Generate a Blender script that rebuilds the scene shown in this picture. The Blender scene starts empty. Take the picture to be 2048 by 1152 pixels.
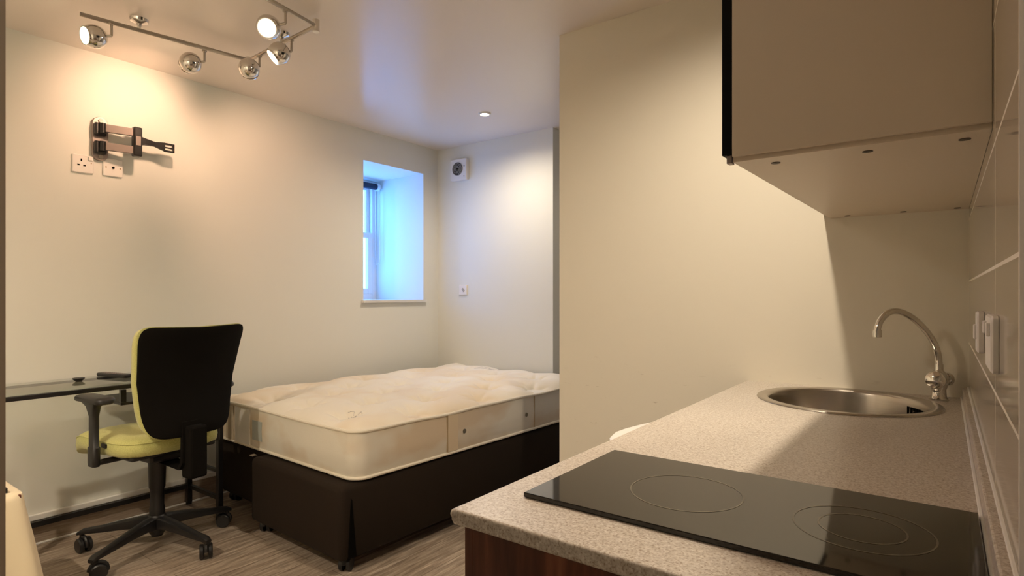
import bpy, bmesh, math, random
from mathutils import Vector, Matrix
random.seed(4)
PI = math.pi
S = bpy.context.scene
C = bpy.context.collection

# ------------------------------------------------------------------ camera
cam_d = bpy.data.cameras.new('camera')
cam = bpy.data.objects.new('camera', cam_d); C.objects.link(cam)
cam.location = (3.669, 0.0, 1.25)
cam.rotation_euler = (PI/2, 0, 0.637)
cam_d.sensor_width = 36.0
cam_d.lens = 36.0*1167.9/2048
cam_d.shift_y = (589.6-576)/2048
cam_d.clip_start = 0.01
S.camera = cam
S.view_settings.view_transform = 'Standard'
S.view_settings.look = 'None'
S.view_settings.gamma = 1.0
S.view_settings.use_curve_mapping = False
S.view_settings.exposure = 1.95

# ------------------------------------------------------------------ world: overcast blue daylight
W = bpy.data.worlds.new('world'); S.world = W; W.use_nodes = True
bg = W.node_tree.nodes['Background']
bg.inputs[0].default_value = (0.10, 0.355, 1.0, 1); bg.inputs[1].default_value = 3.0

HC = 2.551        # ceiling height
WARM = (1.0, 0.84, 0.64)
HALO = (1.0, 0.60, 0.38)

def aim(o, d):
    o.rotation_euler = Vector(d).to_track_quat('-Z', 'Y').to_euler()
def spot(name, loc, d, power, angle, blend=0.6, col=WARM, size=0.03):
    l = bpy.data.lights.new(name, 'SPOT'); l.energy = power; l.color = col
    l.spot_size = math.radians(angle); l.spot_blend = blend; l.shadow_soft_size = size
    o = bpy.data.objects.new(name, l); C.objects.link(o); o.location = loc; aim(o, d); return o
def area(name, loc, d, power, size, col=WARM, sy=None):
    l = bpy.data.lights.new(name, 'AREA'); l.energy = power; l.color = col; l.size = size
    if sy: l.shape = 'RECTANGLE'; l.size_y = sy
    o = bpy.data.objects.new(name, l); C.objects.link(o); o.location = loc; aim(o, d); return o

# daylight portal in the window opening
po = area('window_daylight', (-0.72, 3.31, 1.76), (1, 0, 0), 1, 0.66, (1, 1, 1), 1.10)
po.data.cycles.is_portal = True
# recessed ceiling downlights, the last three unseen and added for light (the fittings are built below)
DOWN = [(1.02, 3.25), (3.155, 1.68), (3.00, 0.05), (1.60, -0.60), (2.10, 4.35)]
DPOW = [18, 29, 2.5, 58, 5]
for (dx_, dy_), pw in zip(DOWN, DPOW):
    spot('downlight_lamp', (dx_, dy_, HC-0.012), (0, 0, -1), pw, 165, 0.9, WARM, 0.035)

# ------------------------------------------------------------------ materials
def mat(name, col, rough=0.5, metal=0.0, spec=0.5, coat=0.0, emis=None, es=0.0, trans=0.0, sheen=0.0):
    m = bpy.data.materials.new(name); m.use_nodes = True
    b = m.node_tree.nodes['Principled BSDF']
    b.inputs['Base Color'].default_value = (*col, 1); b.inputs['Roughness'].default_value = rough
    b.inputs['Metallic'].default_value = metal; b.inputs['Specular IOR Level'].default_value = spec
    b.inputs['Coat Weight'].default_value = coat
    b.inputs['Transmission Weight'].default_value = trans
    b.inputs['Sheen Weight'].default_value = sheen
    if emis: b.inputs['Emission Color'].default_value = (*emis, 1); b.inputs['Emission Strength'].default_value = es
    return m
def nodes(m): return m.node_tree.nodes, m.node_tree.links, m.node_tree.nodes['Principled BSDF']
def coords(m, scale=(1, 1, 1), rot=(0, 0, 0), kind='Object'):
    n, l, b = nodes(m)
    tc = n.new('ShaderNodeTexCoord'); mp = n.new('ShaderNodeMapping')
    mp.inputs['Scale'].default_value = scale; mp.inputs['Rotation'].default_value = rot
    l.new(tc.outputs[kind], mp.inputs['Vector']); return mp.outputs[0]
def noise(m, vec, scale, detail=3, rough=0.5):
    n, l, b = nodes(m); t = n.new('ShaderNodeTexNoise')
    t.inputs['Scale'].default_value = scale; t.inputs['Detail'].default_value = detail; t.inputs['Roughness'].default_value = rough
    l.new(vec, t.inputs['Vector']); return t.outputs['Fac']
def ramp(m, fac, stops):
    n, l, b = nodes(m); r = n.new('ShaderNodeValToRGB')
    while len(r.color_ramp.elements) < len(stops): r.color_ramp.elements.new(0.5)
    for e, (p, c) in zip(r.color_ramp.elements, stops): e.position = p; e.color = (*c, 1)
    l.new(fac, r.inputs[0]); return r.outputs[0]
def bump(m, fac, strength, dist=0.002):
    n, l, b = nodes(m); q = n.new('ShaderNodeBump')
    q.inputs['Strength'].default_value = strength; q.inputs['Distance'].default_value = dist
    l.new(fac, q.inputs['Height']); l.new(q.outputs[0], b.inputs['Normal']); return q
def mixc(m, fac, a, bb, mode='MIX'):
    n, l, b = nodes(m); x = n.new('ShaderNodeMix'); x.data_type = 'RGBA'; x.blend_type = mode
    if isinstance(fac, (int, float)): x.inputs[0].default_value = fac
    else: l.new(fac, x.inputs[0])
    for k, v in ((6, a), (7, bb)):
        if isinstance(v, tuple): x.inputs[k].default_value = (*v, 1)
        else: l.new(v, x.inputs[k])
    return x.outputs[2]

def paint(name, col, rough, bs=0.12):
    m = mat(name, col, rough); v = coords(m)
    bump(m, noise(m, v, 160, 4, 0.6), bs, 0.001); return m
M_WALL = paint('wall_paint', (0.77, 0.775, 0.72), 0.50)
M_CEIL = paint('ceiling_paint', (0.80, 0.73, 0.665), 0.30, 0.03)
M_CEIL.node_tree.nodes['Principled BSDF'].inputs['Specular IOR Level'].default_value = 0.8
# partition paint with a few scuffs above the worktop
M_PART = paint('partition_paint', (0.80, 0.755, 0.65), 0.5)
n, l, b = nodes(M_PART)
v = coords(M_PART, (3, 3, 14)); f1 = noise(M_PART, v, 3.2, 6, 0.7)
v2 = coords(M_PART); sx = n.new('ShaderNodeSeparateXYZ'); l.new(v2, sx.inputs[0])
zr = n.new('ShaderNodeMapRange'); zr.inputs[1].default_value = 1.0; zr.inputs[2].default_value = 0.82; l.new(sx.outputs[2], zr.inputs[0])
fr = ramp(M_PART, f1, [(0.0, (0, 0, 0)), (0.62, (0, 0, 0)), (0.66, (0.5, 0.5, 0.5)), (1, (0.5, 0.5, 0.5))])
mm = n.new('ShaderNodeMath'); mm.operation = 'MULTIPLY'; l.new(fr, mm.inputs[0]); l.new(zr.outputs[0], mm.inputs[1])
l.new(mixc(M_PART, mm.outputs[0], (0.80, 0.755, 0.65), (0.45, 0.38, 0.28)), b.inputs['Base Color'])

M_WHITE = mat('white_gloss_paint', (0.82, 0.81, 0.78), 0.35)
M_PLASTIC = mat('white_plastic', (0.83, 0.80, 0.76), 0.35)
M_UPVC = mat('white_upvc', (0.85, 0.86, 0.86), 0.3)
M_BLACK = mat('black_plastic', (0.011, 0.0105, 0.011), 0.42)
M_BLACKM = mat('black_metal', (0.012, 0.011, 0.011), 0.35)
M_DARK = mat('dark_hole', (0.004, 0.0035, 0.003), 0.9, spec=0.05)
M_CHROME = mat('chrome', (0.72, 0.69, 0.65), 0.09, 1.0)
M_RAIL = mat('brushed_rail', (0.50, 0.46, 0.41), 0.28, 1.0)
M_GUN = mat('grey_metal_paint', (0.30, 0.25, 0.23), 0.35, 0.3)
M_LENS = mat('lamp_lens', (1, 1, 1), 0.3, emis=(1.0, 0.80, 0.50), es=4)
M_BLIND = mat('navy_blind_fabric', (0.01, 0.02, 0.05), 0.7)
M_DOORBLK = mat('black_gloss_board', (0.004, 0.004, 0.004), 0.6, spec=0.1)
M_CAB = paint('cabinet_board', (0.70, 0.60, 0.48), 0.42, 0.04)
M_CREAM = mat('cream_cloth', (0.80, 0.70, 0.50), 0.85, sheen=0.2)
bump(M_CREAM, noise(M_CREAM, coords(M_CREAM), 250, 2), 0.15, 0.001)

# floor: grey-brown wood vinyl planks, grain along Y
M_FLOOR = mat('wood_vinyl', (0.4, 0.3, 0.22), 0.42)
n, l, b = nodes(M_FLOOR)
v = coords(M_FLOOR, (22, 1.6, 1)); g1 = noise(M_FLOOR, v, 2.2, 8, 0.68)
v = coords(M_FLOOR, (60, 5, 1)); g2 = noise(M_FLOOR, v, 2.0, 5, 0.6)
c1 = ramp(M_FLOOR, g1, [(0.30, (0.20, 0.145, 0.10)), (0.48, (0.40, 0.315, 0.24)), (0.62, (0.58, 0.485, 0.385)), (0.8, (0.70, 0.61, 0.50))])
c2 = ramp(M_FLOOR, g2, [(0.35, (0.55, 0.55, 0.55)), (0.65, (1, 1, 1))])
br = n.new('ShaderNodeTexBrick'); br.offset = 0.37
br.inputs['Color1'].default_value = (0.86, 0.86, 0.86, 1); br.inputs['Color2'].default_value = (1, 1, 1, 1); br.inputs['Mortar'].default_value = (0.35, 0.3, 0.26, 1)
br.inputs['Scale'].default_value = 1; br.inputs['Mortar Size'].default_value = 0.0015; br.inputs['Brick Width'].default_value = 1.2; br.inputs['Row Height'].default_value = 0.18
l.new(coords(M_FLOOR, rot=(0, 0, PI/2)), br.inputs['Vector'])
cc = mixc(M_FLOOR, 0.8, c1, c2, 'MULTIPLY'); cc = mixc(M_FLOOR, 1.0, cc, br.outputs[0], 'MULTIPLY')
l.new(cc, b.inputs['Base Color']); bump(M_FLOOR, g2, 0.12, 0.001)
M_SKIRTWOOD = mat('skirting_wood', (0.33, 0.26, 0.20), 0.5)
l_ = noise(M_SKIRTWOOD, coords(M_SKIRTWOOD, (1, 3, 40)), 3, 4)
M_SKIRTWOOD.node_tree.links.new(ramp(M_SKIRTWOOD, l_, [(0.3, (0.26, 0.20, 0.15)), (0.7, (0.40, 0.33, 0.26))]), nodes(M_SKIRTWOOD)[2].inputs['Base Color'])

# speckled laminate worktop
M_TOP = mat('speckled_laminate', (0.6, 0.55, 0.5), 0.30)
n, l, b = nodes(M_TOP); v = coords(M_TOP)
s1 = noise(M_TOP, v, 270, 3, 0.6); s2 = noise(M_TOP, v, 120, 2, 0.6)
a = ramp(M_TOP, s1, [(0.36, (0.40, 0.32, 0.25)), (0.46, (0.64, 0.585, 0.52)), (0.6, (0.70, 0.65, 0.585)), (0.68, (0.80, 0.77, 0.72))])
a2 = ramp(M_TOP, s2, [(0.4, (0.82, 0.80, 0.78)), (0.6, (1, 1, 1))])
l.new(mixc(M_TOP, 1.0, a, a2, 'MULTIPLY'), b.inputs['Base Color'])

# dark red-brown wood unit
M_WOOD = mat('walnut_board', (0.1, 0.03, 0.02), 0.38)
n, l, b = nodes(M_WOOD)
w1 = noise(M_WOOD, coords(M_WOOD, (9, 9, 0.9)), 2.2, 7, 0.6)
l.new(ramp(M_WOOD, w1, [(0.32, (0.055, 0.015, 0.007)), (0.5, (0.15, 0.046, 0.022)), (0.66, (0.32, 0.11, 0.05))]), b.inputs['Base Color'])

# glossy tiles
M_TILE = mat('glossy_tile', (0.50, 0.45, 0.36), 0.10, spec=0.6)
n, l, b = nodes(M_TILE)
br = n.new('ShaderNodeTexBrick'); br.offset = 0.0
br.inputs['Color1'].default_value = (0.50, 0.455, 0.37, 1); br.inputs['Color2'].default_value = (0.50, 0.455, 0.37, 1); br.inputs['Mortar'].default_value = (0.80, 0.76, 0.66, 1)
br.inputs['Scale'].default_value = 1; br.inputs['Mortar Size'].default_value = 0.003; br.inputs['Brick Width'].default_value = 1.25; br.inputs['Row Height'].default_value = 0.208
tc = n.new('ShaderNodeTexCoord'); sp = n.new('ShaderNodeSeparateXYZ'); cb = n.new('ShaderNodeCombineXYZ')
l.new(tc.outputs['Object'], sp.inputs[0])
ad = n.new('ShaderNodeMath'); ad.operation = 'ADD'; ad.inputs[1].default_value = 0.16; l.new(sp.outputs[2], ad.inputs[0])
l.new(sp.outputs[1], cb.inputs[0]); l.new(ad.outputs[0], cb.inputs[1]); l.new(cb.outputs[0], br.inputs['Vector'])
l.new(br.outputs[0], b.inputs['Base Color'])
rr = n.new('ShaderNodeMapRange'); rr.inputs[3].default_value = 0.09; rr.inputs[4].default_value = 0.6; l.new(br.outputs['Fac'], rr.inputs[0]); l.new(rr.outputs[0], b.inputs['Roughness'])
bump(M_TILE, noise(M_TILE, coords(M_TILE), 6, 1), 0.10, 0.004)

# mattress damask with stains that have their own place
def damask(name, base, stain, zs=1.0):
    m = mat(name, base, 0.75, sheen=0.2); n, l, b = nodes(m); v = coords(m)
    st = noise(m, coords(m, (1.3, 1.0, 2.0)), 1.7, 3, 0.55)
    c = ramp(m, st, [(0.46, base), (0.60, tuple(x*(1-zs)+y*zs for x, y in zip(base, stain)))])
    l.new(c, b.inputs['Base Color'])
    bump(m, noise(m, coords(m, (1, 1, 1)), 130, 3, 0.6), 0.35, 0.0015); return m
M_TICK = damask('mattress_ticking', (0.82, 0.76, 0.65), (0.74, 0.60, 0.42), 0.6)
M_BORDER = damask('mattress_border', (0.78, 0.74, 0.64), (0.66, 0.53, 0.37), 0.8)
M_PIPING = mat('cream_piping', (0.80, 0.74, 0.62), 0.7)
M_THREAD = mat('brown_thread', (0.42, 0.31, 0.18), 0.8)
M_TAPE = mat('clear_tape', (0.84, 0.81, 0.75), 0.3)
M_SILVER = mat('grey_label', (0.42, 0.45, 0.42), 0.4)
M_INK = mat('blue_grey_print', (0.50, 0.46, 0.44), 0.7)
M_DIVAN = mat('brown_divan_fabric', (0.019, 0.0125, 0.008), 0.9, spec=0.2)
bump(M_DIVAN, noise(M_DIVAN, coords(M_DIVAN), 300, 2), 0.3, 0.001)

M_GREEN = mat('lime_green_fabric', (0.50, 0.50, 0.12), 0.85, sheen=0.25)
n, l, b = nodes(M_GREEN)
l.new(ramp(M_GREEN, noise(M_GREEN, coords(M_GREEN), 260, 3), [(0.3, (0.47, 0.47, 0.15)), (0.7, (0.63, 0.62, 0.24))]), b.inputs['Base Color'])
bump(M_GREEN, noise(M_GREEN, coords(M_GREEN), 420, 2), 0.4, 0.001)
M_BACKSHELL = mat('black_back_fabric', (0.0045, 0.0035, 0.0025), 0.9, spec=0.15)

M_STEEL = mat('brushed_steel', (0.50, 0.46, 0.41), 0.26, 1.0)
bump(M_STEEL, noise(M_STEEL, coords(M_STEEL, (1, 1, 60)), 8, 2), 0.05, 0.001)
M_HOB = mat('black_ceramic_glass', (0.012, 0.010, 0.007), 0.05, spec=0.6)
M_RING = mat('printed_ring', (0.14, 0.125, 0.095), 0.15)

def thin_glass(name, tint, refl=0.12):
    m = bpy.data.materials.new(name); m.use_nodes = True; n, l = m.node_tree.nodes, m.node_tree.links
    n.remove(n['Principled BSDF']); out = n['Material Output']
    t = n.new('ShaderNodeBsdfTransparent'); t.inputs[0].default_value = (*tint, 1)
    g = n.new('ShaderNodeBsdfGlossy'); g.inputs['Roughness'].default_value = 0.03
    fz = n.new('ShaderNodeFresnel'); fz.inputs[0].default_value = 1.5
    ge = n.new('ShaderNodeNewGeometry'); su = n.new('ShaderNodeMath'); su.operation = 'SUBTRACT'; su.use_clamp = True
    l.new(fz.outputs[0], su.inputs[0]); l.new(ge.outputs['Backfacing'], su.inputs[1])
    x = n.new('ShaderNodeMixShader'); l.new(su.outputs[0], x.inputs[0]); l.new(t.outputs[0], x.inputs[1]); l.new(g.outputs[0], x.inputs[2]); l.new(x.outputs[0], out.inputs[0]); return m
M_PANE = thin_glass('window_glass', (0.97, 0.98, 1.0))
M_DESKGLASS = thin_glass('desk_glass', (0.93, 0.95, 0.94))

# ------------------------------------------------------------------ mesh helpers
def obj(name, bm, m, parent=None, smooth=False, angle=None):
    bmesh.ops.recalc_face_normals(bm, faces=bm.faces[:])
    me = bpy.data.meshes.new(name); bm.to_mesh(me); bm.free()
    for mm_ in (m if isinstance(m, (list, tuple)) else [m]): me.materials.append(mm_)
    o = bpy.data.objects.new(name, me); C.objects.link(o)
    if smooth:
        for p in me.polygons: p.use_smooth = True
        me.set_sharp_from_angle(angle=math.radians(angle or 40))
    if parent: o.parent = parent
    return o
def thing(name, label, cat, loc=(0, 0, 0), rz=0, group=None):
    o = bpy.data.objects.new(name, None); C.objects.link(o); o.location = loc; o.rotation_euler = (0, 0, rz)
    o.empty_display_size = 0.05
    o['label'] = label; o['category'] = cat
    if group: o['group'] = group
    return o
def tag(o, label, cat, group=None):
    o['label'] = label; o['category'] = cat
    if group: o['group'] = group
    return o
def struct(name, bm, m, parent=None, smooth=False):
    o = obj(name, bm, m, parent, smooth)
    if not parent: o['kind'] = 'structure'
    return o
def B(*boxes, bev=0.0, seg=2):
    """each box = (x0,x1,y0,y1,z0,z1)"""
    bm = bmesh.new()
    for x0, x1, y0, y1, z0, z1 in boxes:
        r = bmesh.ops.create_cube(bm, size=1, matrix=Matrix.Translation(((x0+x1)/2, (y0+y1)/2, (z0+z1)/2)) @ Matrix.Diagonal((x1-x0, y1-y0, z1-z0, 1)))
    if bev: bmesh.ops.bevel(bm, geom=bm.edges[:], offset=bev, segments=seg, profile=0.5, affect='EDGES')
    return bm
def frame_to(d):
    return Vector(d).normalized().to_track_quat('Z', 'Y').to_matrix().to_4x4()
def cyl(bm, p0, p1, r, r2=None, seg=20, cap=True):
    p0, p1 = Vector(p0), Vector(p1); d = p1-p0
    bmesh.ops.create_cone(bm, cap_ends=cap, segments=seg, radius1=r, radius2=r if r2 is None else r2, depth=d.length,
                          matrix=Matrix.Translation((p0+p1)/2) @ frame_to(d)); return bm
def lathe(bm, prof, mtx=Matrix(), seg=32, caps=True):
    """prof: list of (r,z)"""
    rings = []
    for r, z in prof:
        rings.append([bm.verts.new(mtx @ Vector((r*math.cos(2*PI*k/seg), r*math.sin(2*PI*k/seg), z))) for k in range(seg)])
    for a, c in zip(rings, rings[1:]):
        for k in range(seg): bm.faces.new((a[k], a[(k+1) % seg], c[(k+1) % seg], c[k]))
    if caps:
        bm.faces.new(rings[0]); bm.faces.new(rings[-1])
    return bm
def tube(bm, pts, rad, seg=12, caps=True):
    """sweep a circle; rad scalar or list"""
    pts = [Vector(p) for p in pts]; N = len(pts)
    rads = rad if isinstance(rad, (list, tuple)) else [rad]*N
    t = (pts[1]-pts[0]).normalized(); nrm = t.orthogonal().normalized(); rings = []
    for i, p in enumerate(pts):
        t2 = (pts[min(i+1, N-1)]-pts[max(i-1, 0)]).normalized()
        nrm = (nrm - t2*nrm.dot(t2)).normalized(); bn = t2.cross(nrm)
        rings.append([bm.verts.new(p+(nrm*math.cos(2*PI*k/seg)+bn*math.sin(2*PI*k/seg))*rads[i]) for k in range(seg)])
    for a, c in zip(rings, rings[1:]):
        for k in range(seg): bm.faces.new((a[k], a[(k+1) % seg], c[(k+1) % seg], c[k]))
    if caps: bm.faces.new(rings[0]); bm.faces.new(rings[-1])
    return bm
def loft(bm, rings, closed=True, caps=True):
    vs = [[bm.verts.new(p) for p in r] for r in rings]; n_ = len(vs[0])
    for a, c in zip(vs, vs[1:]):
        for k in range(n_ if closed else n_-1): bm.faces.new((a[k], a[(k+1) % n_], c[(k+1) % n_], c[k]))
    if caps: bm.faces.new(vs[0]); bm.faces.new(vs[-1])
    return vs
def rrect(w, h, r, cx=0, cy=0, seg=8):
    """rounded rectangle outline, ccw"""
    out = []
    for qx, qy, a0 in ((1, 1, 0), (-1, 1, 90), (-1, -1, 180), (1, -1, 270)):
        for k in range(seg+1):
            a = math.radians(a0+90*k/seg)
            out.append((cx+qx*(w/2-r)+r*math.cos(a), cy+qy*(h/2-r)+r*math.sin(a)))
    return out
def prism(bm, outline, z0, z1, ax='z'):
    def P(u, v_, w_): return {'z': (u, v_, w_), 'x': (w_, u, v_), 'y': (u, w_, v_)}[ax]
    loft(bm, [[P(u, v_, z0) for u, v_ in outline], [P(u, v_, z1) for u, v_ in outline]]); return bm
def plate_x(bm, x0, x1, cy, cz, w, h, r=0.006, e=0.003):
    """rounded wall plate lying in the YZ plane, x0 (wall) -> x1 (front), eased front edge"""
    f = lambda ww, hh, x: [(x, u, v_) for u, v_ in rrect(ww, hh, r, cy, cz, 4)]
    loft(bm, [f(w, h, x0), f(w, h, x1-e*(1 if x1 > x0 else -1)), f(w-2*e, h-2*e, x1)]); return bm

# ------------------------------------------------------------------ room shell
XT, YP, YF, YB = 3.745, 2.498, 3.834, -1.70
def wallbox(name, x0, x1, y0, y1, z0=0, z1=HC, m=M_WALL): return struct(name, B((x0, x1, y0, y1, z0, z1)), m)
struct('floor', B((-0.1, XT+0.1, YB-0.1, 5.1, -0.1, 0)), M_FLOOR)
struct('ceiling', B((-0.1, XT+0.1, YB-0.1, 5.1, HC, HC+0.1)), M_CEIL)
# left wall with the deep window opening
WY0, WY1, WZ0, WZ1, WD = 2.995, 3.652, 1.207, 2.310, 0.66
struct('wall_left', B((-0.75, 0, YB, WY0, 0, HC), (-0.75, 0, WY1, 5.0, 0, HC), (-0.75, 0, WY0, WY1, 0, WZ0-0.02), (-0.75, 0, WY0, WY1, WZ1, HC)), M_WALL)
wallbox('wall_far', 0, 1.228, YF, 5.0)
wallbox('wall_corridor', 1.228, XT, 4.9, 5.0)
wallbox('wall_near', -0.1, XT+0.1, YB-0.1, YB)
struct('wall_partition', B((2.117, XT, YP, YP+0.11, 0, HC)), M_PART)
wallbox('wall_entrance', 2.29, 2.396, YB, 0.267)
struct('trim_4', B((2.2895, 2.400, 0.2675, 0.283, 0, HC), (2.3965, 2.400, 0.17, 0.2675, 0, HC)), mat('shade_toned_lining', (0.30, 0.24, 0.18), 0.5))  # door lining in a dark brown that stands in for shadow on it
struct('wall_right', B((XT, XT+0.1, YB, 5.0, 0, HC)), M_WALL)
struct('wall_tiles', B((XT-0.008, XT, 0.836, YP, 0.0, HC)), M_TILE)
struct('trim_1', B((XT-0.011, XT, 0.826, 0.836, 0.0, HC)), M_PLASTIC)
# skirting on the left wall
struct('baseboard_left', B((0, 0.016, 0.0, YF, 0, 0.122)), M_SKIRTWOOD)
struct('trim_2', B((0, 0.022, 0.0, YF, 0.122, 0.150), bev=0.003), M_WHITE)
struct('trim_3', B((0.016, 0.026, 0.0, YF, 0, 0.010), bev=0.003), M_WHITE)
struct('baseboard_far', B((0.022, 1.228, YF-0.016, YF, 0, 0.14), bev=0.003), M_WHITE)

# window
win = thing('window_1', '', '', (0, 0, 0)); del win['label']; del win['category']; win['kind'] = 'structure'
fx0, fx1 = -0.70, -0.625
obj('window_frame', B((fx0, fx1, WY0, WY0+0.045, WZ0, WZ1), (fx0, fx1, WY1-0.045, WY1, WZ0, WZ1), (fx0, fx1, WY0+0.045, WY1-0.045, WZ0, WZ0+0.05), (fx0, fx1, WY0+0.045, WY1-0.045, WZ1-0.05, WZ1), bev=0.003), M_UPVC, win)
zm = 1.79
def sash(x0, x1, z0, z1, t):
    y0, y1 = WY0+0.045, WY1-0.045
    s = obj('window_sash', B((x0, x1, y0, y0+t, z0, z1), (x0, x1, y1-t, y1, z0, z1), (x0, x1, y0+t, y1-t, z0, z0+t), (x0, x1, y0+t, y1-t, z1-t, z1), bev=0.004), M_UPVC, win)
    obj('window_pane', B(((x0+x1)/2-0.003, (x0+x1)/2+0.003, y0+t, y1-t, z0+t, z1-t)), M_PANE, s); return s
sash(-0.695, -0.665, zm-0.01, WZ1-0.05, 0.035)
sash(-0.662, -0.622, WZ0+0.05, zm+0.035, 0.05)
struct('window_sill', B((-0.622, 0.028, WY0+0.001, WY1-0.001, WZ0-0.02, WZ0), (0.0, 0.028, WY0-0.02, WY1+0.02, WZ0-0.02, WZ0-0.001)), M_WHITE, win)
# roller blind rolled up at the head of the recess
bl = thing('roller_blind', 'dark navy roller blind rolled up at the top of the window recess', 'blind', (-0.57, 3.3, 2.25))
obj('rolled_fabric', cyl(bmesh.new(), (0, -0.285, 0), (0, 0.305, 0), 0.028, seg=24), M_BLIND, bl, True)
bm = bmesh.new(); cyl(bm, (0, 0.306, 0), (0, 0.335, 0), 0.036, seg=24); obj('bracket', bm, M_UPVC, bl, True)
bm = bmesh.new()
L = []
for k in range(41):
    a = PI*k/40; L.append((0.02*math.cos(a), 0, 0.03+0.0*a))
tube(bm, [(0.032, 0.322, 0.0), (0.034, 0.322, -0.69), (0.026, 0.322, -0.71), (-0.012, 0.322, -0.72), (-0.020, 0.322, -0.70), (-0.028, 0.322, 0.0)], 0.0035, 8)
obj('pull_chain', bm, M_UPVC, bl, True)

# ------------------------------------------------------------------ downlights
def downlight(x, y, label, group='recessed ceiling downlights'):
    t = thing('downlight', label, 'downlight', (x, y, HC), 0, group)
    bm = bmesh.new(); lathe(bm, [(0.030, -0.002), (0.032, -0.010), (0.043, -0.008), (0.046, 0.0), (0.030, 0.0)], seg=36, caps=False); obj('bezel', bm, M_WHITE, t, True)
    bm = bmesh.new(); lathe(bm, [(0.0005, -0.005), (0.031, -0.004), (0.031, -0.0005), (0.0005, -0.0005)], seg=36); obj('lens', bm, M_LENS, t)
    return t
downlight(DOWN[0][0], DOWN[0][1], 'small round lit downlight in the ceiling above the bed')
downlight(DOWN[1][0], DOWN[1][1], 'round recessed downlight in the ceiling in front of the wall cupboard')
downlight(DOWN[2][0], DOWN[2][1], 'added round recessed fill downlight in the kitchen ceiling between the entrance wall and the tiles')  # unseen weak lamp added as general fill over the kitchen
downlight(DOWN[3][0], DOWN[3][1], 'added round recessed fill downlight near the entrance wall')  # out of view, added to fill the main room walls with light
downlight(DOWN[4][0], DOWN[4][1], 'added round recessed fill downlight in the passage behind the partition')  # hidden extra lamp, added to brighten the jamb where the far wall ends

# ------------------------------------------------------------------ track spotlight
ZR = 2.50
tr = thing('spotlight_track', 'chrome zigzag ceiling spotlight bar with ball shaped heads', 'track light', (0.9, 1.4, HC))
def tl(p): return (p[0]-0.9, p[1]-1.4, p[2]-HC)
RP = [(0.577, 0.946), (0.690, 1.668), (1.321, 1.641), (1.372, 1.380), (1.43, 1.05)]
for i, (a, c) in enumerate(((RP[0], RP[1]), (RP[1], RP[2]), (RP[2], RP[4]))):
    bm = bmesh.new(); cyl(bm, tl((*a, ZR)), tl((*c, ZR)), 0.0094, seg=16); obj('rail', bm, M_RAIL, tr, True)
for p, h in ((RP[1], 0.014), (RP[2], 0.028)):
    bm = bmesh.new(); cyl(bm, tl((*p, ZR-h)), tl((*p, ZR+h)), 0.016, seg=24); obj('joint', bm, M_CHROME, tr, True)
for p in ((0.612, 1.17), (1.02, 1.653)):
    bm = bmesh.new(); lathe(bm, [(0.040, 0), (0.036, -0.012), (0.012, -0.022), (0.007, -0.04), (0.007, -0.055)], Matrix.Translation(tl((*p, HC))), 32)
    obj('ceiling_cup', bm, M_CHROME, tr, True)
def head(px, py, bx, by, bz, d, power, ang=95):
    """rail point (px,py); ball centre (bx,by,bz); aim d"""
    d = Vector(d).normalized(); c = Vector(tl((bx, by, bz)))
    F = Matrix.Translation(c) @ frame_to(d)
    bm = bmesh.new()
    prof = [(0.0005, -0.052)]
    for k in range(1, 15):
        a = math.radians(-90+k*9.3); prof.append((0.052*math.cos(a), 0.052*math.sin(a)))
    prof += [(0.043, 0.034), (0.041, 0.040), (0.037, 0.040), (0.036, 0.030)]
    lathe(bm, prof, F, 32, caps=False)
    h = obj('lamp_head', bm, M_CHROME, tr, True, 60)
    bm = bmesh.new(); lathe(bm, [(0.0005, 0.0375), (0.036, 0.0345), (0.036, 0.030), (0.0005, 0.030)], F, 32); obj('lens', bm, M_LENS, h, True)
    # stem: flat hanging arm and short pivot to the ball
    a = Vector(tl((px, py, ZR-0.008)))
    side = Vector((c.x-a.x, c.y-a.y, 0)); 
    e = Vector((a.x, a.y, c.z+0.012))
    bm = bmesh.new(); tube(bm, [a+Vector((0, 0, 0.004)), e], 0.0055, 10); tube(bm, [e, c+(e-c).normalized()*0.045], 0.006, 10)
    cyl(bm, a+Vector((0, 0, -0.004)), a+Vector((0, 0, 0.002)), 0.012, seg=18)
    obj('stem', bm, M_RAIL, tr, True)
    spot('track_lamp', Vector((bx, by, bz))+d*0.046, d, power, ang, 0.8, HALO, 0.03)
head(0.600, 1.06, 0.560, 1.005, 2.425, (0.12, -0.95, -0.25), 12)
head(0.640, 1.46, 0.600, 1.410, 2.425, (-1.0, -0.12, -0.30), 5.2)
head(0.800, 1.664, 0.770, 1.625, 2.425, (-0.75, 0.6, -0.55), 6)
head(1.110, 1.650, 1.070, 1.610, 2.425, (-0.38, -0.75, -0.75), 6)
head(1.352, 1.465, 1.285, 1.425, 2.425, (0.72, -0.66, -0.55), 9, 110)

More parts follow.
